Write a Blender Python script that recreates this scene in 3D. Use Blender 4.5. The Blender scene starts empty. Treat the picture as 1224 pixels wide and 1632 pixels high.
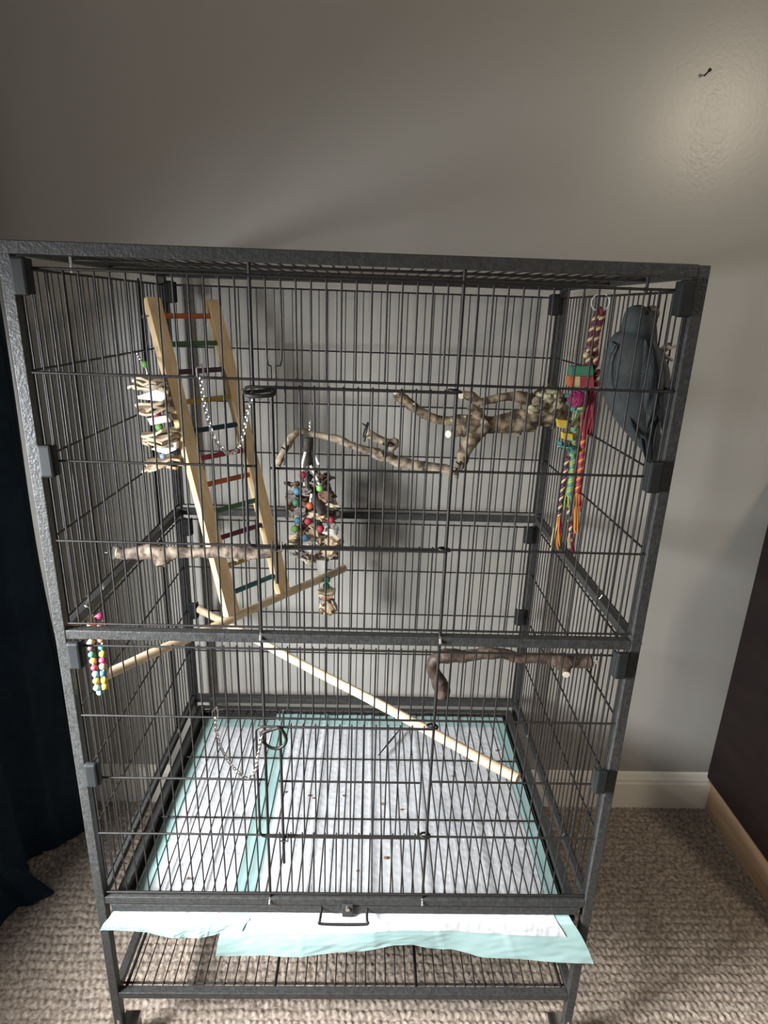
import bpy, bmesh, math, random
import numpy as np
from mathutils import Vector, Matrix, noise
random.seed(7)
H = 1.300                      # cage top above the floor
C = bpy.context.scene.collection
V = Vector

# ------------------------------------------------------------------ camera
CAM = V((.0176, -.7319, H - .0574))
YAW, PITCH, ROLL, FPX = .02738, .31849, .03352, 981.9
def cam_axes():
    sy, cy, sp, cp = math.sin(YAW), math.cos(YAW), math.sin(PITCH), math.cos(PITCH)
    f = V((sy*cp, cy*cp, -sp)); r = V((cy, -sy, 0)); u = r.cross(f)
    cr, sr = math.cos(ROLL), math.sin(ROLL)
    return cr*r + sr*u, cr*u - sr*r, f
AX = cam_axes()
cd = bpy.data.cameras.new('camera'); cam = bpy.data.objects.new('camera', cd); C.objects.link(cam)
m3 = Matrix((AX[0], AX[1], -AX[2])).transposed()
cam.matrix_world = Matrix.Translation(CAM) @ m3.to_4x4()
cd.sensor_fit = 'VERTICAL'; cd.sensor_height = 36; cd.sensor_width = 27
cd.lens = FPX/1632*36; cd.clip_start = .02; cd.clip_end = 50
bpy.context.scene.camera = cam
def at(px, py, y=None, x=None, z=None):       # point of the room seen at a photograph position, on a given plane
    d = AX[2] + AX[0]*((px-612)/FPX) - AX[1]*((py-816)/FPX)
    if y is not None: t = (y-CAM.y)/d.y
    elif x is not None: t = (x-CAM.x)/d.x
    else: t = (z-CAM.z)/d.z
    return CAM + d*t

# ------------------------------------------------------------------ light
sc = bpy.context.scene
sc.view_settings.view_transform = 'Standard'; sc.view_settings.look = 'None'
sc.view_settings.gamma = 1; sc.view_settings.use_curve_mapping = False
sc.view_settings.exposure = 0.0
w = bpy.data.worlds.new('room_ambient'); sc.world = w; w.use_nodes = True
w.node_tree.nodes['Background'].inputs[0].default_value = (.93, .95, 1, 1)
w.node_tree.nodes['Background'].inputs[1].default_value = .21
def area(name, loc, target, sx, sy, power, col):
    l = bpy.data.lights.new(name, 'AREA'); l.shape = 'RECTANGLE'; l.size = sx; l.size_y = sy
    l.energy = power; l.color = col
    o = bpy.data.objects.new(name, l); C.objects.link(o); o.location = loc
    o.rotation_euler = (V(target)-V(loc)).to_track_quat('-Z', 'Y').to_euler()
    return o
wl_light = area('window_daylight', (-1.36, -.46, 1.12), (-.20, .50, .22), .95, .65, 165, (.91, .945, 1)); wl_light.data.spread = math.radians(112)
def bulb(name, loc, power, col, r):
    l = bpy.data.lights.new(name, 'POINT'); l.energy = power; l.color = col; l.shadow_soft_size = r
    o = bpy.data.objects.new(name, l); C.objects.link(o); o.location = loc
bulb('ceiling_bulb', (1.38, -.98, H+.72), 36, (1, .86, .68), .11)

# ------------------------------------------------------------------ materials
def mat(name, col, rough=.6, metal=0, var=None, nscale=20, bump=0, bscale=60, spec=.5, stretch=None, trans=0, coat=0, ct=(.36, .66)):
    m = bpy.data.materials.new(name); m.use_nodes = True
    nt = m.node_tree; b = nt.nodes['Principled BSDF']
    b.inputs['Base Color'].default_value = (*col, 1); b.inputs['Roughness'].default_value = rough
    b.inputs['Metallic'].default_value = metal
    b.inputs['Specular IOR Level'].default_value = spec
    if coat: b.inputs['Coat Weight'].default_value = coat
    tc = nt.nodes.new('ShaderNodeTexCoord'); mp = nt.nodes.new('ShaderNodeMapping')
    nt.links.new(tc.outputs['Object'], mp.inputs[0])
    if stretch: mp.inputs['Scale'].default_value = stretch
    if var:
        n = nt.nodes.new('ShaderNodeTexNoise'); n.inputs['Scale'].default_value = nscale; n.inputs['Detail'].default_value = 5
        nt.links.new(mp.outputs[0], n.inputs['Vector'])
        r = nt.nodes.new('ShaderNodeValToRGB'); r.color_ramp.elements[0].position = ct[0]; r.color_ramp.elements[1].position = ct[1]
        r.color_ramp.elements[0].color = (*col, 1); r.color_ramp.elements[1].color = (*var, 1)
        nt.links.new(n.outputs['Fac'], r.inputs[0]); nt.links.new(r.outputs[0], b.inputs['Base Color'])
    if bump:
        n2 = nt.nodes.new('ShaderNodeTexNoise'); n2.inputs['Scale'].default_value = bscale; n2.inputs['Detail'].default_value = 3
        nt.links.new(mp.outputs[0], n2.inputs['Vector'])
        bp = nt.nodes.new('ShaderNodeBump'); bp.inputs['Strength'].default_value = bump; bp.inputs['Distance'].default_value = .002
        nt.links.new(n2.outputs['Fac'], bp.inputs['Height']); nt.links.new(bp.outputs[0], b.inputs['Normal'])
    return m
M = {}
M['frame'] = mat('hammered_grey_metal', (.026, .026, .024), .45, .1, (.043, .043, .040), 160, .4, 330, spec=.28)
M['wire'] = mat('grey_wire', (.009, .008, .007), .50, 0, (.016, .014, .012), 60, .15, 400, spec=.3)
M['plastic'] = mat('dark_plastic', (.009, .010, .010), .6, 0, (.013, .014, .014), 30, spec=.22)
M['chrome'] = mat('chrome', (.75, .74, .72), .18, 1)
M['steel'] = mat('bright_steel', (.8, .8, .78), .42, .7)
M['pine'] = mat('pine', (.60, .42, .22), .55, 0, (.72, .53, .30), 14, .1, 60, stretch=(6, 6, .8))
M['dowel'] = mat('dowel_wood', (.52, .39, .24), .55, 0, (.64, .50, .34), 30, .15, 90)
M['bark'] = mat('java_bark', (.040, .025, .014), .8, 0, (.34, .26, .16), 60, 1, 110, ct=(.40, .68))
M['root'] = mat('lichen_root', (.16, .12, .07), .85, 0, (.44, .40, .25), 60, 1, 120)
M['grape'] = mat('brown_bark', (.030, .017, .011), .6, 0, (.11, .072, .05), 50, 1, 110)
M['greybark'] = mat('grey_bark', (.045, .028, .018), .8, 0, (.26, .20, .14), 70, 1, 130, ct=(.38, .66))
M['cutwood'] = mat('cut_wood', (.60, .53, .38), .7, 0, (.68, .60, .45), 80)
M['cream'] = mat('cream_card', (.62, .53, .38), .85, 0, (.46, .34, .22), 70, .5, 150)
M['tan'] = mat('tan_husk', (.42, .29, .17), .85, 0, (.62, .50, .34), 70, .6, 160)
M['brownhusk'] = mat('brown_husk', (.11, .055, .03), .85, 0, (.22, .13, .08), 80, .8, 160)
M['greyhusk'] = mat('grey_husk', (.13, .115, .10), .85, 0, (.30, .27, .23), 70, .8, 160)
M['whitewood'] = mat('white_wood', (.72, .69, .62), .7, 0, (.60, .55, .46), 30)
M['leather'] = mat('dark_leather', (.035, .026, .022), .7, 0, (.075, .06, .05), 60, .5, 120)
M['cord'] = mat('white_cord', (.72, .69, .62), .8)
def solid(n, c, r=.6):
    c = tuple(k*.60 for k in c); M[n] = mat(n, c, r, 0, tuple(min(1, k*1.25) for k in c), 60, .15, 120)
for n, c in dict(red=(.42, .035, .055), orange=(.62, .14, .035), coral=(.72, .22, .12), green=(.05, .22, .12), lime=(.22, .50, .12), yellow=(.68, .48, .06),
                 blue=(.08, .22, .32), teal=(.03, .17, .17), sky=(.25, .48, .58), purple=(.09, .035, .05), magenta=(.34, .015, .11), pink=(.62, .05, .18),
                 maroon=(.14, .012, .035), navy=(.02, .03, .07), darkteal=(.012, .045, .05), forest=(.06, .17, .055), black=(.012, .012, .012),
                 rungyellow=(.50, .33, .05), paleblue=(.35, .45, .60), ropecream=(.66, .52, .26), ropelime=(.34, .42, .13), rose=(.35, .04, .06),
                 ropeorange=(.70, .27, .06), seafoam=(.08, .27, .22), bluecord=(.05, .07, .14)).items(): solid(n, c)
M['aqua'] = mat('aqua_film', (.255, .385, .36), .5, 0, (.31, .44, .41), 12, .25, 25)
M['greybark2'] = mat('weathered_branch', (.06, .042, .028), .8, 0, (.42, .33, .22), 55, 1, 120, ct=(.36, .62))
M['quilt'] = mat('white_quilt', (.80, .80, .80), .85, 0, (.72, .73, .74), 30, .5, 160)
M['curtain'] = mat('navy_curtain', (.007, .015, .024), .85, 0, (.010, .020, .031), 40, .3, 400, spec=.2)
M['trim'] = mat('cream_trim', (.84, .79, .66), .45, 0, (.87, .82, .70), 4)
M['espresso'] = mat('espresso_wood', (.009, .0045, .004), .6, 0, (.014, .007, .006), 8, .05, 40, stretch=(1, 1, 6), spec=.35)
M['plinth'] = mat('raw_wood', (.34, .21, .12), .6, 0, (.50, .34, .20), 9, .1, 60, stretch=(1, .3, 6))
M['carpet'] = mat('taupe_carpet', (.20, .155, .12), .95, 0, (.48, .40, .32), 130, .6, 500, spec=.1)
M['carpet_base'] = mat('carpet_base', (.24, .19, .15), .95, 0, (.33, .27, .21), 90, .5, 300, spec=.1)
M['bird'] = mat('slate_feathers', (.040, .044, .043), .8, 0, (.060, .065, .064), 45, .5, 90, spec=.3)
M['birdwing'] = mat('wing_feathers', (.046, .051, .051), .75, 0, (.070, .077, .077), 60, .5, 160, stretch=(3, 3, .6), spec=.3)
M['birdtail'] = mat('tail_feathers', (.020, .026, .034), .7, 0, (.035, .042, .052), 60, .5, 160, spec=.3)
M['beak'] = mat('horn_beak', (.12, .085, .07), .5)
M['skin'] = mat('grey_pink_skin', (.26, .20, .17), .6)
M['eye'] = mat('dark_eye', (.006, .005, .005), .15)

def wall_material():
    m = mat('grey_wall_paint', (.358, .340, .296), .30, 0, (.368, .350, .310), 3, 0, spec=.36)
    nt = m.node_tree; b = nt.nodes['Principled BSDF']
    tc = nt.nodes.new('ShaderNodeTexCoord')
    fine = nt.nodes.new('ShaderNodeTexNoise'); fine.inputs['Scale'].default_value = 140; fine.inputs['Detail'].default_value = 4
    nt.links.new(tc.outputs['Object'], fine.inputs['Vector'])
    # a filler patch sanded rough: a soft ellipse of stronger relief on the paint
    mp = nt.nodes.new('ShaderNodeMapping'); c = PATCH
    mp.vector_type = 'POINT'; mp.inputs['Location'].default_value = (-c.x/.045, 0, -c.z/.10); mp.inputs['Scale'].default_value = (1/.045, 0, 1/.10)
    nt.links.new(tc.outputs['Object'], mp.inputs[0])
    ln = nt.nodes.new('ShaderNodeVectorMath'); ln.operation = 'LENGTH'; nt.links.new(mp.outputs[0], ln.inputs[0])
    mr = nt.nodes.new('ShaderNodeMapRange'); mr.inputs[1].default_value = 1.15; mr.inputs[2].default_value = .55; mr.inputs[3].default_value = .10; mr.inputs[4].default_value = .32
    nt.links.new(ln.outputs['Value'], mr.inputs[0])
    bp = nt.nodes.new('ShaderNodeBump'); bp.inputs['Distance'].default_value = .0012
    nt.links.new(mr.outputs[0], bp.inputs['Strength']); nt.links.new(fine.outputs['Fac'], bp.inputs['Height'])
    nt.links.new(bp.outputs[0], b.inputs['Normal'])
    return m

# ------------------------------------------------------------------ mesh building
class MB:
    def __init__(s): s.v = []; s.f = []; s.mi = []; s.bev = False
    def add(s, vs, fs, mi=0):
        o = len(s.v); s.v += [V(p) for p in vs]; s.f += [tuple(i+o for i in f) for f in fs]; s.mi += [mi]*len(fs); return s
    def box(s, a, b, mi=0, bev=0):
        a, b = V(a), V(b); lo = V([min(a[i], b[i]) for i in range(3)]); hi = V([max(a[i], b[i]) for i in range(3)])
        if not bev:
            vs = [(x, y, z) for x in (lo.x, hi.x) for y in (lo.y, hi.y) for z in (lo.z, hi.z)]
            return s.add(vs, [(0, 1, 3, 2), (4, 6, 7, 5), (0, 4, 5, 1), (2, 3, 7, 6), (0, 2, 6, 4), (1, 5, 7, 3)], mi)
        s.bev = True; bm = bmesh.new(); bmesh.ops.create_cube(bm, size=1)
        for v in bm.verts: v.co = V([(lo[i]+hi[i])/2 + v.co[i]*(hi[i]-lo[i]) for i in range(3)])
        bmesh.ops.bevel(bm, geom=bm.edges[:], offset=bev, segments=2, affect='EDGES', profile=.5)
        s.frombm(bm, mi); return s
    def frombm(s, bm, mi=0):
        bm.verts.index_update(); s.add([v.co.copy() for v in bm.verts], [tuple(v.index for v in f.verts) for f in bm.faces], mi); bm.free(); return s
    def obox(s, c, ax, half, mi=0):           # oriented box
        c = V(c); a = [V(k).normalized()*h for k, h in zip(ax, half)]
        vs = [c+a[0]*i+a[1]*j+a[2]*k for i in (-1, 1) for j in (-1, 1) for k in (-1, 1)]
        return s.add(vs, [(0, 1, 3, 2), (4, 6, 7, 5), (0, 4, 5, 1), (2, 3, 7, 6), (0, 2, 6, 4), (1, 5, 7, 3)], mi)
    def tube(s, pts, r, seg=8, mi=0, closed=False, rough=0, rf=60, seed=0, flat=1):
        pts = [V(p) for p in pts]; n = len(pts); rs = r if isinstance(r, (list, tuple)) else [r]*n
        T = []
        for i in range(n):
            a = pts[(i-1) % n] if (closed or i > 0) else pts[0]; b = pts[(i+1) % n] if (closed or i < n-1) else pts[-1]
            T.append((b-a).normalized())
        u = T[0].orthogonal().normalized(); rings = []
        vs = []
        for i in range(n):
            if i: u = (u - T[i]*u.dot(T[i])).normalized()
            w_ = T[i].cross(u)
            for k in range(seg):
                t = 2*math.pi*k/seg; d = u*math.cos(t)+w_*math.sin(t)*flat
                q = rs[i]
                if rough:
                    nn = noise.noise((pts[i]+d*rs[i])*rf+V((seed, seed*.3, 0))) + .5*noise.noise((pts[i]+d*rs[i])*rf*2.7+V((seed, 0, 5)))
                    q *= 1+rough*(nn+.35*abs(noise.noise((pts[i]+d*rs[i])*rf*5)))
                vs.append(pts[i]+d*q)
        fs = []
        for i in range(n if closed else n-1):
            for k in range(seg):
                a = i*seg+k; b = i*seg+(k+1) % seg; j = ((i+1) % n)*seg
                fs.append((a, b, j+(k+1) % seg, j+k))
        if not closed:
            fs.append(tuple(range(seg))[::-1]); fs.append(tuple(range((n-1)*seg, n*seg)))
        return s.add(vs, fs, mi)
    def ball(s, c, r, seg=12, rings=8, mi=0, rough=0, rf=60, sc=(1, 1, 1), seed=0):
        bm = bmesh.new(); bmesh.ops.create_uvsphere(bm, u_segments=seg, v_segments=rings, radius=1)
        c = V(c)
        for v in bm.verts:
            q = 1
            if rough: q += rough*(noise.noise(v.co*rf+V((seed, 0, 0)))+.5*noise.noise(v.co*rf*2.3+V((0, seed, 0))))
            v.co = c+V((v.co.x*sc[0], v.co.y*sc[1], v.co.z*sc[2]))*r*q
        return s.frombm(bm, mi)
    def chip(s, c, rx, ry, th, seed=0, tilt=(0, 0), n=14, wav=.25, jag=.25, mi=0):   # irregular wavy scrap of card or bark
        rnd = random.Random(seed); c = V(c); vs = []
        rot = Matrix.Rotation(rnd.random()*6, 3, 'Z'); rt = Matrix.Rotation(tilt[0], 3, 'X') @ Matrix.Rotation(tilt[1], 3, 'Y')
        ph = rnd.random()*6
        top = []; bot = []
        for ring in (.0, .55, 1):
            for k in range(n if ring else 1):
                t = 2*math.pi*k/n; j = (1+rnd.uniform(-jag, jag)) if ring == 1 else 1
                p = V((math.cos(t)*ring*j*rx, math.sin(t)*ring*j*ry, wav*rx*math.sin(3*t+ph)*ring*.6+rnd.uniform(-1, 1)*wav*rx*.3))
                top.append(c+rt @ (p+V((0, 0, th/2)))); bot.append(c+rt @ (p-V((0, 0, th/2))))
        m = len(top); fs = []
        for k in range(n):
            a, b = 1+k, 1+(k+1) % n; fs += [(0, a, b), (a, a+n, b+n, b), (m, m+b, m+a), (m+a, m+b, m+b+n, m+a+n), (a+n, m+a+n, m+b+n, b+n)]
        return s.add(top+bot, fs, mi)
    def build(s, name, mt, parent=None, smooth=True, loc=None):
        me = bpy.data.meshes.new(name); org = V((0, 0, 0)); p = parent
        while p is not None: org += V(p.location); p = p.parent
        l = V(loc) if loc is not None else V((0, 0, 0))
        me.from_pydata([tuple(v-org-l) for v in s.v], [], s.f)
        for q in (mt if isinstance(mt, list) else [mt]): me.materials.append(M[q] if isinstance(q, str) else q)
        if any(s.mi): me.polygons.foreach_set('material_index', s.mi)
        if smooth: me.polygons.foreach_set('use_smooth', [True]*len(me.polygons)); me.set_sharp_from_angle(angle=math.radians(14 if s.bev else 50))
        me.update()
        o = bpy.data.objects.new(name, me); C.objects.link(o)
        if loc is not None: o.location = l
        if parent: o.parent = parent
        return o
def smoothpts(P, n=6):                         # Catmull-Rom through (point, radius)
    P = [(V(p), r) for p, r in P]; out = []; rs = []
    for i in range(len(P)-1):
        p0, p1, p2, p3 = P[max(i-1, 0)], P[i], P[i+1], P[min(i+2, len(P)-1)]
        for k in range(n):
            t = k/n; t2 = t*t; t3 = t2*t
            f = lambda a, b, c, d: .5*((2*b)+(c-a)*t+(2*a-5*b+4*c-d)*t2+(3*b-a-3*c+d)*t3)
            out.append(V([f(p0[0][j], p1[0][j], p2[0][j], p3[0][j]) for j in range(3)])); rs.append(f(p0[1], p1[1], p2[1], p3[1]))
    out.append(P[-1][0]); rs.append(P[-1][1]); return out, rs
def limb(mb, P, seg=12, n=8, rough=.25, rf=45, seed=0, mi=0, flat=1):
    a, b = smoothpts(P, n)
    mb.tube(a, b, seg, mi, rough=rough, rf=rf, seed=seed, flat=flat)
def tag(o, label=None, cat=None, group=None, kind=None):
    if label: o['label'] = label
    if cat: o['category'] = cat
    if group: o['group'] = group
    if kind: o['kind'] = kind
    return o
def thing(name, loc, label, cat, group=None):
    o = bpy.data.objects.new(name, None); C.objects.link(o); o.location = loc; o.empty_display_size = .03
    return tag(o, label, cat, group)
def lab(o, s): o['label'] = s; return o
CACHE = {}
def rod(name, a, b, r, parent, mt='wire', seg=8):   # straight wire; equal wires share their mesh
    a, b = V(a), V(b); d = b-a; key = (round(r, 5), round(d.x, 3), round(d.y, 3), round(d.z, 3), mt)
    if key not in CACHE:
        mb = MB().tube([-d/2, d/2], r, seg); CACHE[key] = mb.build(name, mt); o = CACHE[key]
    else: o = CACHE[key].copy(); o.name = name; C.objects.link(o)
    org = V((0, 0, 0)); p = parent
    while p is not None: org += V(p.location); p = p.parent
    o.location = (a+b)/2-org; o.parent = parent
    return o

# ------------------------------------------------------------------ the room
YW = .583                                   # face of the back wall
XL = -.86
PATCH = at(1128, 215, y=YW)
M['wall'] = wall_material()
def struct(name, mb, mt, smooth=False): o = mb.build(name, mt, smooth=smooth); o['kind'] = 'structure'; return o
struct('floor', MB().box((XL-.1, -3.2, -.08), (2.6, YW+.1, -.004)), 'carpet_base')
struct('wall_back', MB().box((XL-.1, YW, -.02), (2.6, YW+.1, 2.5)), 'wall')
wy0, wy1, wz0, wz1 = -.70, .24, .68, 1.20
wl = MB(); wl.box((XL-.1, wy1, -.02), (XL, YW, 2.5)).box((XL-.1, -3.2, -.02), (XL, wy0, 2.5)).box((XL-.1, wy0, -.02), (XL, wy1, wz0)).box((XL-.1, wy0, wz1), (XL, wy1, 2.5))
struct('wall_left', wl, 'wall')
fr = MB()
for a, b in (((wy0, wz0), (wy1, wz0+.04)), ((wy0, wz1-.04), (wy1, wz1)), ((wy0, wz0), (wy0+.04, wz1)), ((wy1-.04, wz0), (wy1, wz1))):
    fr.box((XL-.08, a[0], a[1]), (XL-.03, b[0], b[1]))
struct('window_1', fr, 'trim')
def baseboard(name, ax):
    prof = [(0, 0), (.015, 0), (.015, .082), (.0125, .088), (.0125, .094), (.009, .101), (.006, .108), (0, .112)]
    mb = MB(); n = len(prof)
    if ax == 'back': vs = [(x, YW-a, b-.004) for x in (XL+.001, 2.6) for a, b in prof]
    else: vs = [(XL+a, y, b-.004) for y in (-3.2, YW-.016) for a, b in prof]
    mb.add(vs, [(i, (i+1) % n, n+(i+1) % n, n+i) for i in range(n)]+[tuple(range(n)), tuple(range(n, 2*n))])
    return struct(name, mb, 'trim')
baseboard('baseboard_back', 'back'); baseboard('baseboard_left', 'left')

def carpet():
    x0, x1, y0, y1, s = XL+.017, 1.25, -.25, YW-.016, .0027
    nx = int((x1-x0)/s)+1; ny = int((y1-y0)/s)+1
    X, Y = np.meshgrid(np.linspace(x0, x1, nx), np.linspace(y0, y1, ny))
    rng = np.random.default_rng(3)
    def lat(sx, sy, seed):                     # smooth lattice noise
        g = np.random.default_rng(seed).uniform(-1, 1, (int((y1-y0)/sy)+3, int((x1-x0)/sx)+3))
        u = (X-x0)/sx; v = (Y-y0)/sy; i = u.astype(int); j = v.astype(int); fu = u-i; fv = v-j
        fu = fu*fu*(3-2*fu); fv = fv*fv*(3-2*fv)
        return (g[j, i]*(1-fu)+g[j, i+1]*fu)*(1-fv)+(g[j+1, i]*(1-fu)+g[j+1, i+1]*fu)*fv
    P = .0175
    Yw = Y+.0022*lat(.03, .03, 1)+.0010*np.sin(X*2*np.pi/.016+lat(.05, .2, 9)*2)
    row = np.floor(Yw/P); ph = np.mod(row*2.399, 6.283)
    ridge = np.abs(np.sin(np.pi*Yw/P))**.7
    loops = .5+.5*np.cos(2*np.pi*(X+.4*(Yw-row*P))/.0125+ph+1.2*lat(.04, .02, 4))
    h = ridge*(.0032+.0032*loops+.0014*lat(.006, .006, 5))+.0006*lat(.004, .004, 6)
    co = np.stack([X, Y, np.maximum(h, 0)-.002], -1).reshape(-1, 3)
    idx = np.arange(nx*ny).reshape(ny, nx)
    q = np.stack([idx[:-1, :-1], idx[:-1, 1:], idx[1:, 1:], idx[1:, :-1]], -1).reshape(-1, 4)
    me = bpy.data.meshes.new('carpet'); me.vertices.add(len(co)); me.vertices.foreach_set('co', co.ravel().astype(np.float32))
    me.loops.add(q.size); me.loops.foreach_set('vertex_index', q.ravel().astype(np.int32))
    me.polygons.add(len(q)); me.polygons.foreach_set('loop_start', np.arange(0, q.size, 4, dtype=np.int32))
    me.polygons.foreach_set('loop_total', np.full(len(q), 4, dtype=np.int32)); me.polygons.foreach_set('use_smooth', np.ones(len(q), dtype=bool))
    me.update(calc_edges=True); me.materials.append(M['carpet'])
    o = bpy.data.objects.new('carpet_pile', me); C.objects.link(o)
    tag(o, 'looped taupe brown carpet pile with ridged rows across the floor', 'carpet', kind='stuff')
carpet()

# ------------------------------------------------------------------ curtain
def curtain():
    mb = MB(); ny, nz = 90, 36; vs = []
    for j in range(nz+1):
        z = .006+(2.25)*(j/nz)**1.3
        low = max(0, 1-z/.9)
        for i in range(ny+1):
            t = i/ny; y = .565-.325*t if t < .94 else .2595-(t-.94)*6.2
            keys = [(0, -.71), (.10, -.700), (.26, -.672), (.42, -.70), (.58, -.775), (.70, -.75), (.84, -.688), (.92, -.72), (.94, -.76), (1, -.79)]
            for a, b in zip(keys, keys[1:]):
                if a[0] <= t <= b[0]:
                    k = (t-a[0])/(b[0]-a[0]); k = k*k*(3-2*k); x = a[1]+(b[1]-a[1])*k
            x = x+.012*low*math.sin(t*9+z*5)+.035*low**2*(1 if t > .5 else .35)-.012*(1-low)
            x -= .12*min(1, z/.13)*math.exp(-((t-.84)/.10)**2)
            y += .014*noise.noise(V((t*4, z*1.3, 0)))
            vs.append((x, y, z))
    n = len(vs); vs += [(x-.004, y-.001, z) for x, y, z in vs]
    W = ny+1; fs = []
    for j in range(nz):
        for i in range(ny):
            a = j*W+i; fs += [(a, a+1, a+W+1, a+W), (n+a, n+a+W, n+a+W+1, n+a+1)]
    for i in range(ny): fs += [(i, n+i, n+i+1, i+1), (nz*W+i, nz*W+i+1, n+nz*W+i+1, n+nz*W+i)]
    for j in range(nz):
        a = j*W; fs += [(a, a+W, n+a+W, n+a)]; a += ny; fs += [(a, n+a, n+a+W, a+W)]
    mb.add(vs, fs)
    t = thing('curtain', (-.74, .35, 0), 'long navy blue curtain hanging to the carpet left of the cage', 'curtain')
    mb.build('fabric', 'curtain', t)
    MB().tube([(-.752, .60-.02, 2.26), (-.752, -1.4, 2.26)], .012, 12).build('curtain_rod', 'plastic', t)
curtain()

# ------------------------------------------------------------------ dresser at the right
def dresser():
    A = at(1126, 1240, y=.575); x0 = A.x+.002; zb = A.z
    t = thing('dresser', (x0+.25, .2, 0), 'tall dark espresso brown dresser standing at the right edge', 'dresser')
    MB().box((x0, .17, zb), (x0+.5, YW-.004, .95), bev=.003).build('body', 'espresso', t)
    lab(MB().box((x0+.006, .175, .002), (x0+.49, YW-.018, zb-.003), bev=.002).build('plinth', 'plinth', t), 'raw light wood plinth under the dark body')
    MB().box((x0-.002, .168, zb-.004), (x0+.010, YW-.018, zb+.002)).build('edge_strip', 'plinth', t)
    for k in range(3):
        z0 = zb+.02+k*.28
        d = MB().box((x0+.02, .148, z0), (x0+.48, .1695, z0+.26), bev=.003).build('drawer', 'espresso', t)
        MB().ball((x0+.25, .134, z0+.13), .014).build('knob', 'chrome', d)
dresser()

# ------------------------------------------------------------------ wall nail
na = at(1123, 121, y=YW)
nl = thing('nail', na, 'small dark nail sticking out high on the grey wall', 'nail')
MB().tube([na+V((0, .004, 0)), na+V((0, -.016, .004))], .0014, 8).tube([na+V((0, -.016, .004)), na+V((0, -.0175, .004))], .0032, 10).build('shank', 'plastic', nl)

# ------------------------------------------------------------------ the cage
def d(z): return H+z                             # heights are counted down from the cage top
Wd, D, T = .3935, .5355, .0142
cage = thing('bird_cage', (0, D/2, 0), 'tall dark grey two-storey wire bird cage on casters against the wall', 'bird cage')
zmid, zbot, zsh = d(-.4751), d(-.9445), d(-1.157)
for sx in (-1, 1):
    for yy in (0, D-T):
        x0, x1 = (sx*Wd, sx*(Wd-T))
        MB().box((x0, yy, d(-1.235)), (x1, yy+T, H), bev=.0012).build('post', 'frame', cage)
for z in (H, zmid, zbot, zsh):
    top = z == H; h = T-.001
    for yy in (0, D-T):
        y0 = yy+(.0006 if yy == 0 else 0)
        if top: MB().box((-Wd+.0005, y0-.0012, H-h), (Wd-T+.0002, y0+T-.002, H+.0008), bev=.001).build('rail', 'frame', cage)
        else: MB().box((-Wd+T, y0, z-h), (Wd-T, y0+T-.001, z), bev=.001).build('rail', 'frame', cage)
    for sx in (-1, 1):
        MB().box((sx*(Wd-.0006), T, z-h), (sx*(Wd-T+.0006), D-T, z), bev=.001).build('rail', 'frame', cage)
# bolts on the outer faces
for sx in (-1, 1):
    for yy in (T/2, D-T/2):
        for z in (H-.006, zmid-.006, zbot-.004, zbot-.02, zsh-.007):
            x = sx*Wd; MB().tube([(x-sx*.002, yy, z), (x+sx*.0022, yy, z)], .0032, 10).ball((x+sx*.0022, yy, z), .0028, 8, 6, sc=(.6, 1, 1)).build('bolt', 'chrome', cage)
# casters
for sx in (-1, 1):
    for yy in (T/2, D-T/2):
        x = sx*(Wd-T/2); xi = x-sx*.016
        c = MB().tube([(x, yy, d(-1.236)), (x, yy, d(-1.222))], .0075, 12).box((xi-.013, yy-.018, d(-1.244)), (xi+.021 if sx > 0 else xi+.013, yy+.018, d(-1.236)))
        c.box((xi-.012, yy-.012, .012), (xi-.0095, yy+.018, d(-1.243))).box((xi+.0095, yy-.012, .012), (xi+.012, yy+.018, d(-1.243))).build('caster', 'chrome', cage)
        wv = MB().tube([(xi-.008, yy+.004, .0255), (xi+.008, yy+.004, .0255)], .0215, 20).tube([(xi-.0125, yy+.004, .0255), (xi+.0125, yy+.004, .0255)], .004, 8)
        wo = wv.build('wheel', 'plastic', cage)

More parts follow.
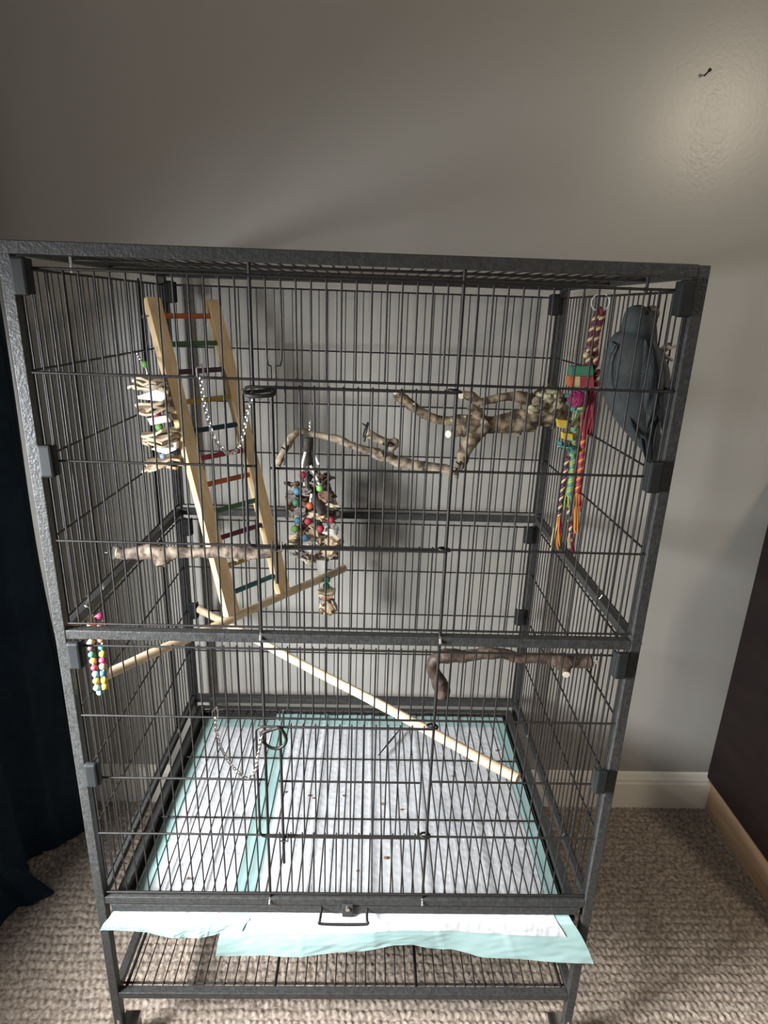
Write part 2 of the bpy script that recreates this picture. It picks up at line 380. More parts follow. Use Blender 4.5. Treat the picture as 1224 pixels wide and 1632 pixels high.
SP = .0172; XT = -.1215
xs = [XT+SP*k for k in range(-14, 29)]
UB = [-.027, -.1405, -.245, -.349, -.466]; LB = [-.499, -.610, -.7165, -.8195, -.9365]
YP = .0065; RW, RH, RT = .00112, .0016, .0021
xl, xr = -.3755, .3755
def bars(mb, pts): 
    for a, b, r in pts: mb.tube([a, b], r, 8)
def front_panel(name, B, doorz, dx0, dx1, ztop, zend):
    p = MB(); zt, zb = B[0], B[-1]
    for z in B:
        if z in (B[0], B[1], B[3], B[4]): bars(p, [((xl, YP-.0028, d(z)), (xr, YP-.0028, d(z)), RH)])
        else: bars(p, [((xl, YP-.0028, d(z)), (XT, YP-.0028, d(z)), RH), ((-XT-.003, YP-.0028, d(z)), (xr, YP-.0028, d(z)), RH)])
    o = p.build(name, 'wire', cage)
    for x in (XT, XT+SP*14):                     # thick hinge pins from rail to rail
        lab(rod('hinge_pin', (x, YP-.001, d(ztop)), (x, YP-.001, d(zend)), RT, o), 'thicker upright pin beside the small door')
        MB().tube([(x, YP-.003, d(zend)+.001), (x, YP-.0095, d(zend)-.006)], .0019, 8).build('pin_foot', 'chrome', o)
    d0, d1 = doorz
    for k, x in zip(range(-14, 29), xs):
        if k in (0, 14): continue
        if 0 < k < 14:
            if k in (1, 2):                      # the pair beside the latch bends in above the door
                b = .0028 if k == 1 else -.0048
                pt = [(x, YP, d(zt)+.002), (x, YP, d(d0)+.033), (x+b*1.5, YP, d(d0)+.024), (x+b*1.5, YP, d(d0)+.007)]
                if k == 2: pt += [(x+b*1.7, YP, d(d0)-.004), (x+b*2.8, YP-.004, d(d0)-.010)]
                a, _ = smoothpts([(q, 0) for q in pt], 3)
                MB().tube(a, RW, 8).build('wire', 'wire', o)
            else: rod('wire', (x, YP, d(zt)+.002), (x, YP, d(B[1])-.002), RW, o)
            rod('wire', (x, YP, d(B[3])+.002), (x, YP, d(zb)-.002), RW, o)
        else: rod('wire', (x, YP, d(zt)+.002), (x, YP, d(zb)-.002), RW, o)
    for x in (xl, xr): rod('wire', (x, YP, d(zt)+.002), (x, YP, d(zb)-.002), RW, o)
    for x in (-.317, .327) if zt > -.1 else (): rod('hook_pin', (x, YP-.001, d(zt)-.004), (x, YP-.001, d(zt)+.013), .0019, o, 'chrome' if x < 0 else 'wire')
    return o
def small_door(name, d0, d1, dm, handle, label):
    yy = YP-.0052; xd0, xd1 = -.133, .1185
    p = MB(); rr = .009
    def arc(cx, cz, a0, a1): return [(cx+rr*math.cos(math.radians(a)), yy, d(cz)+rr*math.sin(math.radians(a))) for a in (a0, (2*a0+a1)/3, (a0+2*a1)/3, a1)]
    path = [(xd1, yy, d(d0))]+arc(xd0+rr, d0-rr, 90, 180)+arc(xd0+rr, d1+rr, 180, 270)+[(xd1, yy, d(d1))]
    p.tube(path, .0019, 8)
    bars(p, [((-.103, yy+.002, d(dm)), (.104, yy+.002, d(dm)), RH)])
    o = lab(p.build(name, 'wire', cage), label)
    for k in range(2, 14):
        x = XT+SP*k+.0035; rod('wire', (x, yy+.003, d(d0)+.003), (x, yy+.003, d(d1)-.003), RW, o)
    for z in (d0, d1):                           # hinge eyes round the pin
        c = V((XT+SP*14, YP-.001, d(z)))
        MB().tube([c+V((math.cos(t)*.0075-.002, math.sin(t)*.005, .0025*math.sin(t*.5))) for t in [i*.45 for i in range(14)]], .0017, 8).build('hinge_ring', 'wire', o)
    lx = -.0985; g = MB()                        # sliding latch bar with its loop handle and tail
    g.tube([(lx, yy-.0025, d(d0)-.004), (lx+.001, yy-.0025, d(d1)-.048)], .0021, 8)
    g.tube([(lx-.004, yy-.003, d(d1)+.01), (lx-.004, yy-.006, d(d1)-.002), (lx+.008, yy-.006, d(d1)-.002), (lx+.008, yy-.003, d(d1)+.01)], .0012, 6)
    if handle == 'flat': hp = [at(px, py, y=q) for px, py, q in ((434, 622, -.002), (412, 624, -.004), (393, 625, -.010), (392, 629, -.028), (402, 631, -.034), (420, 631, -.034), (434, 629, -.026), (438, 625, -.008))]
    else: hp = [at(px, py, y=-.004) for px, py in ((442, 1160), (416, 1169), (417, 1170), (420, 1182), (430, 1191), (443, 1193), (453, 1187), (456, 1177), (449, 1163), (443, 1160))]
    a, _ = smoothpts([(q, 0) for q in hp+[hp[0]]], 4)
    lab(MB().tube(a, .0024, 8).build('latch_handle', 'wire', o), 'bent wire loop handle on the door corner')
    g.build('latch_bar', 'wire', o)
    return o
front_panel('upper_front_panel', UB, (-.149, -.350), 0, 0, -.008, -.4765)
front_panel('lower_front_panel', LB, (-.6225, -.8195), 0, 0, -.491, -.946)
small_door('upper_door', -.149, -.351, -.247, 'flat', 'small wire door in the upper front with its top latch loop')
small_door('lower_door', -.6225, -.8205, -.7185, 'hang', 'small wire door in the lower front with its tilted latch loop')
# side panels
ys = [.0165+.0172*k for k in range(30)]
for sx in (-1, 1):
    for B, nm in ((UB, 'upper_side_panel'), (LB, 'lower_side_panel')):
        p = MB(); x = sx*(Wd-.0062)
        for z in B: p.tube([(x-sx*.0026, .014, d(z)), (x-sx*.0026, D-.014, d(z))], RH, 8)
        o = p.build(nm, 'wire', cage)
        for y in ys: rod('wire', (x, y, d(B[0])+.002), (x, y, d(B[-1])-.002), RW, o)
        for y in (.13, .40):
            lab(rod('panel_pin', (x-sx*.0022, y, d(B[0])+.006), (x-sx*.0022, y, d(B[-1])-.004), .0018, o, 'wire'), 'thicker upright pin in the side panel')
            MB().tube([(x-sx*.0022, y, d(B[-1])-.002), (x-sx*.006, y, d(B[-1])-.009)], .0018, 8).build('pin_foot', 'chrome', o)
# back panels (wires past the limit: joined)
bw = MB(); yb = D-.0075
for B in (UB, LB):
    for z in B: bw.tube([(xl, yb-.0026, d(z)), (xr, yb-.0026, d(z))], RH, 6)
    for k in range(-14, 29): bw.tube([(xs[k+14], yb, d(B[0])+.002), (xs[k+14], yb, d(B[-1])-.002)], RW, 6)
    for x in (xl, xr, -.1215): bw.tube([(x, yb, d(B[0])+.002), (x, yb, d(B[-1])-.002)], .002, 6)
tag(bw.build('back_wires', 'wire', cage), kind='stuff')
# roof grate
rg = MB(); 
for y in (.014, .14, .27, .40, D-.014): rg.tube([(-Wd+T, y, d(-.0100)), (Wd-T, y, d(-.0100))], .0019, 8)
ro = rg.build('roof_panel', 'wire', cage)
for x in xs: rod('wire', (x, .010, d(-.0070)), (x, D-.010, d(-.0070)), RW, ro)
# storage shelf
sg = MB(); zs = zsh-.004
for y in (.022, D-.02): sg.tube([(-Wd+T, y, zs-.0025), (Wd-T, y, zs-.0025)], .0019, 8)
for x in (XT, -XT): sg.tube([(x, T, zs-.006), (x, D-T, zs-.006)], .0026, 8)
for sx in (-1, 1): sg.tube([(sx*.3715, T, zs-.001), (sx*.3715, D-T, zs-.001)], .0028, 8)
so = sg.build('shelf_panel', 'wire', cage)
for x in xs: rod('wire', (x, T*.7, zs), (x, D-T*.7, zs), RW, so)
# plastic corner catches
def catch(cx, z, y, sx):
    a = V((cx-.0085, y-.0045, z-.020)); b = V((cx+.0085, y+.0045, z+.020))
    m = MB().box(a, b, bev=.003); m.box((cx-sx*.0098, y-.001, z-.0185), (cx-sx*.0060, y+.0105, z+.0185), bev=.0012)
    m.build('catch', 'plastic', cage)
for sx in (-1, 1):
    for z in (-.036, -.2435, -.509, -.704): catch(sx*.3685 if z > -.5 else sx*.368, d(z), -.0052, sx)
    for z in (-.040, -.513, -.712): catch(sx*.367, d(z), D-.022, sx)

# ------------------------------------------------------------------ pull-out floor grate, tray, pads
gz = d(-.9635); yb2 = .512
gr = thing('floor_grate', (0, .02, gz), 'pull-out wire floor grate lying over the pads in the lower cage', 'grate')
fb = MB(); fb.box((-.370, .0004, d(-.9595)), (.370, .0030, d(-.9735)), bev=.0006).box((-.370, .002, d(-.9595)), (.370, .013, d(-.961)))
for sx in (-1, 1): fb.box((sx*.370, .013, d(-.9585)), (sx*.356, yb2, d(-.9605)), bev=.0004).box((sx*.3568, .013, d(-.9605)), (sx*.356, yb2, d(-.970)))
fb.box((-.356, yb2-.012, d(-.9585)), (.356, yb2, d(-.9605)), bev=.0004)
lab(fb.build('frame', 'frame', gr), 'hammered grey metal rim of the grate')
for py in (1304, 1209, 1133): 
    y = min(at(600, py, z=gz).y, yb2-.014); rod('crossbar', (-.356, y, gz-.0025), (.356, y, gz-.0025), .0016, gr)
for x in [XT+.006+SP*k for k in range(-13, 28)]: rod('wire', (x, .012, gz), (x, yb2-.002, gz), RW, gr)
hl, hr = at(512, 1449, y=-.003), at(585, 1452, y=-.003)
hz = at(548, 1473, y=-.030).z
hp, _ = smoothpts([(q, 0) for q in (hl+V((0, .004, 0)), hl+V((0, -.010, -.001)), V((hl.x, -.028, hz+.004)), V((hl.x+.004, -.030, hz)), V((hr.x-.004, -.030, hz)), V((hr.x, -.028, hz+.004)), hr+V((0, -.010, -.001)), hr+V((0, .004, 0)))], 4)
lab(MB().tube(hp, .0021, 8).build('pull_handle', 'wire', gr), 'black wire pull handle at the middle of the front')
tray = thing('tray', (0, .26, d(-.99)), 'shallow dark metal tray holding the pads under the floor grate', 'tray')
MB().box((-.369, .006, d(-.992)), (.369, .516, d(-.9905))).build('tray_floor', 'frame', tray)
for a, b in (((-.370, .006), (-.3685, .516)), ((.3685, .006), (.370, .516)), ((-.369, .5145), (.369, .516)), ((-.369, .0045), (.369, .006))):
    MB().box((a[0], a[1], d(-.992)), (b[0], b[1], d(-.974 if a[1] != .0045 else -.9855))).build('tray_wall', 'frame', tray)
# catch plate under the rail
cp = at(554, 1452, y=-.004); cpl = thing('catch_plate', cp, 'small grey metal keeper plate screwed above the grate handle', 'plate')
MB().box((cp.x-.0085, -.0042, cp.z-.013), (cp.x+.0085, -.0018, cp.z+.013), bev=.001).build('plate', 'frame', cpl)
MB().tube([(cp.x, -.002, cp.z+.006), (cp.x, -.0075, cp.z+.006)], .0035, 12).build('screw', 'chrome', cpl)

def pad(name, x0, x1, xe0, xe1, bot, zoff, label, cb, seed, folds, yback, core, spread):
    # sheet lies on the tray, slips out under the front of the grate and hangs down
    root = thing(name, ((x0+x1)/2, .2, d(-.985)), label, 'pad', 'puppy pads lining the tray')
    nu, nv = 120, 90
    def prof(v):                                  # 0 = back edge ... 1 = hanging hem
        L1 = .62
        if v < L1: return yback+(.018-yback)*(v/L1), 0
        return None, (v-L1)/(1-L1)
    def surf(u, v, off):
        xi = x0+(x1-x0)*u; y, h = prof(v)
        fold = sum(.0022*math.exp(-((u-f)/.008)**2)-.0012*math.exp(-((u-f-.03)/.02)**2) for f in folds)
        nz = .0020*noise.noise(V((xi*9+seed, (y or 0)*6, 0)))+.0012*noise.noise(V((xi*22+seed, (y or 0)*18, 3)))
        if y is not None:
            z = d(-.9785)+zoff+max(fold+nz, -.002)*.8
            z = min(z, d(-.9660))
            wob = .010*noise.noise(V((y*9, seed, 0)))*(1 if u < .04 or u > .96 else 0)
            return V((xi+wob*0, y, z+off))
        xe = xe0+(xe1-xe0)*u; b = bot(u)
        k = h; x = xi+(xe-xi)*(min(1, k*1.0)**spread)
        out = .012*(1-(1-k)**2.6)+.006*noise.noise(V((u*7+seed, k*1.4, 0)))*k+.010*k*math.sin(u*9+seed)*.5
        yy = .018-.010*min(1, k*6)-out*.9-.010*min(1, k*6)
        zz = d(-.9785)+zoff+(b-d(-.9785))*max(0, (k-.04)/.96)**1.25+.8*fold*max(0, 1-k*4)
        cre = .0022*sum(math.exp(-((u-f)/.006)**2) for f in folds)
        yy -= cre*.35+.0012*noise.noise(V((u*26+k*9, k*7-u*9, seed)))*k
        return V((x, yy-off*(1 if k > .1 else .3), zz+off*(1-k)))
    def grid(us, vs_, off, th):
        mb = MB(); n = len(us); m = len(vs_)
        top = [surf(u, v, off) for v in vs_ for u in us]; bt = [surf(u, v, off-th) for v in vs_ for u in us]
        fs = []
        for j in range(m-1):
            for i in range(n-1):
                a = j*n+i; fs += [(a, a+n, a+n+1, a+1), (n*m+a, n*m+a+1, n*m+a+n+1, n*m+a+n)]
        for i in range(n-1): fs += [(i, i+1, n*m+i+1, n*m+i), ((m-1)*n+i, n*m+(m-1)*n+i, n*m+(m-1)*n+i+1, (m-1)*n+i+1)]
        for j in range(m-1):
            a = j*n; fs += [(a, n*m+a, n*m+a+n, a+n)]; a += n-1; fs += [(a, a+n, n*m+a+n, n*m+a)]
        return mb.add(top+bt, fs)
    us = [i/nu for i in range(nu+1)]; vv = [j/nv for j in range(nv+1)]
    lab(grid(us, vv, 0, .0007).build('film', 'aqua', root), 'pale aqua plastic film edge')
    cu0, cu1, cv0, cv1 = core
    us = [cu0+(cu1-cu0)*i/nu for i in range(nu+1)]; vv = [cv0+(cv1-cv0)*j/nv for j in range(nv+1)]
    c = grid(us, vv, .0011, .0009).build('absorbent_core', M['quilt2'], root); lab(c, 'white quilted absorbent middle')
    return root
def quilt():
    m = mat('quilted_white', (.53, .53, .525), .85, 0, (.39, .395, .40), 75, 0, ct=(.40, .75))
    nt = m.node_tree; b = nt.nodes['Principled BSDF']; tc = nt.nodes.new('ShaderNodeTexCoord')
    hs = []
    for ang in (.785, -.785):
        mp = nt.nodes.new('ShaderNodeMapping'); mp.inputs['Rotation'].default_value = (0, 0, ang); nt.links.new(tc.outputs['Object'], mp.inputs[0])
        wv = nt.nodes.new('ShaderNodeTexWave'); wv.inputs['Scale'].default_value = 26; wv.inputs['Distortion'].default_value = 1.5; nt.links.new(mp.outputs[0], wv.inputs[0]); hs.append(wv)
    mx = nt.nodes.new('ShaderNodeMath'); mx.operation = 'MULTIPLY'; nt.links.new(hs[0].outputs['Fac'], mx.inputs[0]); nt.links.new(hs[1].outputs['Fac'], mx.inputs[1])
    bp = nt.nodes.new('ShaderNodeBump'); bp.inputs['Strength'].default_value = .35; bp.inputs['Distance'].default_value = .0012
    nt.links.new(mx.outputs[0], bp.inputs['Height']); nt.links.new(bp.outputs[0], b.inputs['Normal'])
    return m
M['quilt2'] = quilt()
def lerpkeys(keys):
    def f(u):
        for a, b in zip(keys, keys[1:]):
            if u <= b[0]:
                k = (u-a[0])/(b[0]-a[0]); k = k*k*(3-2*k); return a[1]+(b[1]-a[1])*k
        return keys[-1][1]
    return f
yf = -.020
zl = lambda px, py: at(px, py, y=yf).z
b1 = lerpkeys([(0, zl(155, 1490)), (.35, zl(220, 1497)), (.7, zl(290, 1499)), (1, zl(350, 1494))])
b2 = lerpkeys([(0, zl(340, 1541)), (.18, zl(450, 1533)), (.34, zl(560, 1526)), (.50, zl(645, 1514)), (.60, zl(710, 1524)), (.72, zl(780, 1536)), (1, zl(947, 1541))])
pad('left_pad', -.350, -.130, at(156, 1490, y=yf).x, at(352, 1494, y=yf).x+.03, b1, -.0015, 'aqua edged white pad on the left, its short front flap hanging below', 'pad', 3, (.22, .52, .75), .490, (.12, 1.0, .04, .70), .22)
pad('right_pad', -.188, .350, at(340, 1541, y=yf).x, at(947, 1541, y=yf).x, b2, .0022, 'large aqua edged white pad on the right, front flap sagging lowest', 'pad', 11, (.225, .42, .60, .79), .508, (.075, .955, .05, .795), .8)
# feather and droppings
fp = [at(641, 1158, z=gz+.004), at(622, 1181, z=gz+.003), at(603, 1204, z=gz+.0025)]
ft = thing('feather', fp[1], 'thin black feather lying on the floor grate', 'feather')
MB().tube(fp, [.0012, .0030, .0016], 8, flat=.7).build('vane', 'black', ft)
crumb = MB()
for k, (px, py) in enumerate(((493, 1268), (500, 1272), (615, 1367), (548, 1268), (610, 1281), (722, 1237), (570, 1388), (792, 1196), (640, 1290), (300, 1400), (455, 1262))):
    c = at(px, py, z=d(-.9735)); crumb.ball(c, .0022+.0016*random.random(), 8, 6, rough=.4, rf=3, sc=(1.3, 1, .5), seed=k)
tag(crumb.build('droppings', 'brownhusk'), 'tiny dark droppings and crumbs scattered on the white pads', 'droppings', kind='stuff')

# ------------------------------------------------------------------ perches
def dowel(name, a, b, r, label, hw):
    a, b = V(a), V(b); t = thing(name, (a+b)/2, label, 'perch')
    n = 24; pts = [a.lerp(b, i/n)+V((0, 0, .0012*math.sin(i*.5))) for i in range(n+1)]
    MB().tube(pts, r, 16, rough=.05, rf=30).build('rod', 'dowel', t)
    dirn = (b-a).normalized()
    for e, s in ((a, -1), (b, 1)):
        if s in hw:
            n_ = V((-1, 0, 0)) if abs(e.x) > .36 else V((0, 1 if e.y > .3 else -1, 0))
            if abs(e.x) > .36 and e.x > 0: n_ = V((1, 0, 0))
            MB().tube([e-n_*.001, e+n_*.0018], .011, 16).tube([e, e+n_*.014], .002, 8).ball(e+n_*.008, .004, 8, 6).build('screw', 'chrome', t)
    return t
PA0, PA1 = at(168, 1076, x=-.376), V((-.031, D-.018, d(-.601)))
dowel('dowel_perch', PA0, PA1, .0080, 'straight pale wooden dowel perch rising to the right under the ladder', (-1,))
PB0 = at(317, 971, y=D-.018); PB1 = at(826, 1240, y=.016)
dowel('dowel_perch', PB0, PB1, .0082, 'long pale wooden dowel perch sloping down to the right in the lower cage', (-1,))
def washer(t, c, n):
    c, n = V(c), V(n); MB().tube([c-n*.0007, c+n*.0011], .0105, 18).tube([c, c+n*.013], .0019, 8).tube([c+n*.004, c+n*.008], .0045, 6).build('washer', 'chrome', t)
# short knobbly perch, left
yC = .172; Pc = lambda px, py, y=yC: at(px, py, y=y)
t = thing('branch_perch', Pc(310, 880), 'short knobbly greyish bark perch sticking out across the ladder', 'perch')
mb = MB()
limb(mb, [(V((-.372, yC, Pc(190, 881).z)), .0085), (Pc(215, 882), .0095), (Pc(240, 880), .0125), (Pc(262, 884), .0135), (Pc(285, 880), .0085), (Pc(330, 881), .0082), (Pc(360, 880), .0090), (Pc(385, 879), .0110), (Pc(408, 880), .0105), (Pc(433, 879), .0085)], rough=.30, rf=70, seed=2, seg=16, n=9)
mb.ball(Pc(258, 893), .0105, rough=.5, rf=2, seed=4).ball(Pc(378, 889), .006, rough=.5, rf=2, seed=5).ball(Pc(398, 887), .0065, rough=.5, rf=2, seed=9)
mb.build('wood', 'greybark', t); washer(t, (-.3795, yC, Pc(185, 881).z), (-1, 0, 0))
MB().tube([(-.3735, yC, Pc(185, 881).z), (-.3722, yC, Pc(185, 881).z)], .0085, 14).build('cut_end', 'cutwood', t)
# twisted brown perch, lower right
yI = .121; Pi = lambda px, py, y=yI: at(px, py, y=y)
t = thing('branch_perch', Pi(820, 1050), 'twisted dark brown branch perch curling down at its left end, lower right', 'perch')
mb = MB()
limb(mb, [(Pi(703, 1112), .007), (Pi(706, 1098), .0125), (Pi(698, 1082), .0115), (Pi(690, 1068), .0105), (Pi(693, 1052), .010), (Pi(712, 1046), .0115), (Pi(745, 1045), .009), (Pi(775, 1041), .0095), (Pi(800, 1041), .0085), (Pi(830, 1049), .0070), (Pi(862, 1050), .0075), (Pi(885, 1052), .011), (Pi(900, 1056), .0125), (Pi(918, 1055), .0095), (V((.377, yI, Pi(942, 1054).z)), .0095)], rough=.28, rf=60, seed=8, seg=16, n=9)
limb(mb, [(Pi(893, 1055), .009), (Pi(900, 1068, .112), .008), (Pi(902, 1074, .106), .0062)], rough=.15, rf=60, n=4)
mb.build('wood', 'grape', t); washer(t, (.3795, yI, Pi(942, 1054).z), (1, 0, 0))
MB().tube([Pi(902, 1074, .1065), Pi(902.3, 1075.5, .1045)], .0058, 14).build('cut_end', 'cutwood', t)
# java-wood branch, upper right
Pj = lambda px, py, y: at(px, py, y=y)
t = thing('java_branch', Pj(780, 680, .37), 'big forked java wood branch with gnarled root end in the upper right', 'perch')
mb = MB()
limb(mb, [(V((.374, .44, Pj(893, 655, .44).z)), .020), (Pj(880, 650, .42), .030), (Pj(862, 655, .40), .031), (Pj(842, 664, .39), .022), (Pj(815, 674, .38), .0175), (Pj(780, 676, .37), .0165), (Pj(752, 680, .365), .019), (Pj(735, 684, .362), .0145)], rough=.30, rf=38, seed=1, seg=20, n=9)
limb(mb, [(Pj(760, 676, .365), .015), (Pj(735, 670, .36), .0105), (Pj(705, 670, .355), .0078), (Pj(680, 662, .35), .0082), (Pj(655, 646, .345), .0085), (Pj(640, 634, .34), .0095), (Pj(632, 626, .338), .007)], rough=.25, rf=60, seed=3, seg=14)
limb(mb, [(Pj(770, 672, .365), .011), (Pj(757, 655, .36), .010), (Pj(748, 648, .355), .0065)], rough=.2, rf=60, seed=6, n=5)
limb(mb, [(Pj(775, 676, .362), .015), (Pj(757, 694, .355), .0135), (Pj(743, 715, .35), .0115), (Pj(736, 735, .345), .0105), (Pj(728, 750, .345), .006), (Pj(723, 760, .345), .003)], rough=.25, rf=60, seed=5, seg=14)
limb(mb, [(Pj(845, 650, .385), .011), (Pj(832, 634, .37), .0125), (Pj(810, 632, .365), .0075), (Pj(785, 636, .36), .0072), (Pj(768, 640, .355), .0068), (Pj(750, 632, .352), .0075), (Pj(737, 629, .35), .0068)], rough=.25, rf=60, seed=12, seg=14)
limb(mb, [(Pj(735, 684, .362), .012), (Pj(722, 692, .352), .0065)], rough=.1, n=4)
for k, (px, py, y, r) in enumerate(((870, 632, .40, .018), (888, 640, .41, .018), (850, 645, .385, .016), (885, 668, .41, .015), (848, 682, .39, .008), (825, 690, .375, .006), (872, 625, .39, .012), (862, 645, .37, .012), (895, 660, .42, .015))):
    mb.ball(Pj(px, py, y), r, 14, 10, rough=.55, rf=2.2, seed=k)
mb.build('wood', 'bark', t)
g2 = MB()
for k, (px, py) in enumerate(((855, 640), (866, 648), (858, 656), (872, 637), (880, 650), (868, 662), (849, 652), (861, 632), (876, 627), (890, 645), (885, 632))):
    g2.ball(Pj(px, py, .367+.006*(k % 3)), .0085, 10, 8, rough=.7, rf=2.5, seed=k+30, sc=(1.2, .8, 1))
for k, (px, py, y) in enumerate(((775, 672, .352), (742, 664, .351), (745, 704, .343), (833, 682, .372), (838, 674, .372), (660, 644, .337), (635, 628, .331), (720, 670, .350), (775, 690, .352), (724, 748, .336), (672, 748, .333), (606, 722, .325))):
    g2.ball(Pj(px, py, y), .0026, 8, 6, rough=.5, rf=2, seed=k+70, sc=(1.2, .7, 1))
tag(g2.build('lichen_crust', 'root', t), 'pale greenish crust and chips on the gnarled wood', kind='stuff')
for px, py, y, dx in ((717, 692, .349, 1), (735, 631, .3485, 0), (632, 626, .337, 0)):
    c = Pj(px, py, y); MB().tube([c+V((0, .001, 0)), c+V((-.0035*dx, -.0025, .0005))], .0066 if dx else .0052, 14).build('cut_end', 'cutwood', t)
limbw = MB()
limb(limbw, [(Pj(730, 752, .342), .004), (Pj(718, 750, .343), .0085), (Pj(690, 745, .342), .0085), (Pj(655, 740, .34), .0085), (Pj(628, 733, .338), .0088), (Pj(605, 724, .335), .0095), (Pj(585, 717, .333), .0065), (Pj(560, 710, .33), .0062), (Pj(540, 700, .33), .007), (Pj(515, 695, .328), .0052), (Pj(490, 690, .326), .0055), (Pj(474, 688, .322), .0062), (Pj(462, 703, .31), .0062), (Pj(452, 722, .30), .0062), (Pj(441, 742, .29), .0060)], rough=.30, rf=75, seed=21, seg=14)
limb(limbw, [(Pj(585, 690, .327), .006), (Pj(600, 698, .328), .0075), (Pj(618, 706, .33), .0070), (Pj(630, 705, .332), .0085), (Pj(622, 716, .334), .006)], rough=.3, rf=75, seed=24, n=5)
limbw.build('thin_branch', 'greybark2' if 'greybark2' in M else 'bark', t)
for px, py, y in ((615, 716, .322), (456, 722, .295), (583, 685, .322), (730, 745, .338)):
    c = Pj(px, py, y); z = MB()
    z.tube([c+V((math.cos(a)*.0035, math.sin(a)*.010, math.sin(a)*.003+math.cos(a)*.0115)) for a in [i*math.pi/8 for i in range(16)]], .0017, 6, closed=True)
    z.tube([c+V((0, -.010, -.009)), c+V((-.002, -.013, -.018))], .0016, 6).tube([c+V((.001, -.010, .008)), c+V((-.006, -.012, .013))], .0014, 6)
    z.build('zip_tie', 'black', t)
# root bolt
washer(t, (.3798, .44, Pj(893, 655, .44).z), (1, 0, 0))

# ------------------------------------------------------------------ ladder
def px_on(a, b, px):
    lo, hi = 0, 1
    for _ in range(40):
        m = (lo+hi)/2; p = a.lerp(b, m)-CAM
        x = 612+FPX*p.dot(AX[0])/p.dot(AX[2])
        if x < px: lo = m
        else: hi = m
    return a.lerp(b, lo)
BL = px_on(PA0, PA1, 368)+V((0, 0, .009)); BR = px_on(PA0, PA1, 449)+V((0, 0, .009))
adir = (PA1-PA0).normalized(); wid = (BR-BL).length
TL = at(239, 477, y=.392); TR = TL+adir*wid
# lean so the top lies against the panel; lift the lower ends onto the dowel
t = thing('ladder', BL, 'wooden ladder with rainbow coloured rungs leaning in the upper left', 'ladder')
up = (TL-BL).normalized(); nrm = adir.cross(up).normalized()
if nrm.y > 0: nrm = -nrm
off = nrm*.004+V((0, 0, .0))
def rail(a, b): return MB().obox((a+b)/2+off, (up, nrm, adir), ((b-a).length/2, .0075, .0130)).build('rail', 'pine', t, smooth=False)
rail(BL, TL); rail(BR, BR+(TL-BL))
rungs = [(503, 'orange'), (549, 'forest'), (594, 'purple'), (642, 'rungyellow'), (689, 'darkteal'), (733, 'red'), (775, 'orange'), (819, 'forest'), (861, 'maroon'), (906, 'rungyellow'), (948, 'teal')]
def solve_rail(py):
    lo, hi = 0, 1
    for _ in range(40):
        m = (lo+hi)/2; p = BL.lerp(TL, m)+off-CAM
        y = 816-FPX*p.dot(AX[1])/p.dot(AX[2])
        if y > py: lo = m
        else: hi = m
    return BL.lerp(TL, lo)
for py, cm in rungs:
    c = solve_rail(py)+off
    MB().tube([c+adir*.0125, c+adir*(wid-.0125)], .0047, 12, rough=.04, rf=80).build('rung', cm, t)
hk = TL+off-up*.03-adir*.0132
MB().tube([hk, hk-adir*.004+V((-.008, 0, 0)), hk+V((-.012, 0, -.003))], .0014, 6).build('hook', 'chrome', t)

# ------------------------------------------------------------------ toys
def link_chain(pts, r=.0009, L=.0052, mt='chrome'):
    P, _ = smoothpts([(p, 0) for p in pts], 12); acc = [P[0]]; mb = MB(); k = 0; dist = 0; last = P[0]
    for p in P[1:]:
        while (p-last).length >= L*.72:
            nxt = last+(p-last).normalized()*L*.72
            T_ = (nxt-last).normalized(); u = T_.orthogonal().normalized(); w_ = T_.cross(u)
            a = math.pi/4 if k % 2 else -math.pi/4; e = u*math.cos(a)+w_*math.sin(a); c = (last+nxt)/2
            mb.tube([c+T_*math.cos(q)*L*.56+e*math.sin(q)*L*.34 for q in [i*math.pi/5 for i in range(10)]], r, 5, closed=True)
            last = nxt; k += 1
    return mb
def ringpts(c, r, ax, n=18, a0=0, a1=2*math.pi):
    ax = V(ax).normalized(); u = ax.orthogonal().normalized(); w_ = ax.cross(u)
    return [V(c)+(u*math.cos(a0+(a1-a0)*i/n)+w_*math.sin(a0+(a1-a0)*i/n))*r for i in range(n)]
for nm, pp, label in (('door_chain', ((319, 600), (322, 625), (328, 655), (340, 695), (356, 718), (368, 723), (378, 716), (388, 690), (394, 655), (401, 634)), 'silver chain swagged across the ladder to the upper door latch'),
                      ('door_chain', ((343, 1143), (345, 1165), (352, 1190), (366, 1216), (384, 1234), (397, 1240), (407, 1228), (411, 1205), (415, 1184), (418, 1172)), 'silver chain hanging in the lower cage front beside the tilted latch')):
    P = [at(px, py, y=-.0085) for px, py in pp]
    t = thing(nm, P[0], label, 'chain')
    link_chain(P, r=.0008, L=.0056).build('links', 'chrome', t)
    MB().tube([P[0]+V((0, .004, .012)), P[0]+V((-.004, 0, .009)), P[0]+V((-.0035, 0, 0)), P[0]+V((0, 0, -.004)), P[0]+V((.0035, 0, 0)), P[0]+V((.004, 0, .009)), P[0]+V((.001, .006, .013))], .0010, 6).build('clip', 'chrome', t)
    MB().tube([P[-1], P[-1]+V((-.001, -.001, .006)), P[-1]+V((.003, -.002, .011))], .0012, 6).build('clip', 'chrome', t)

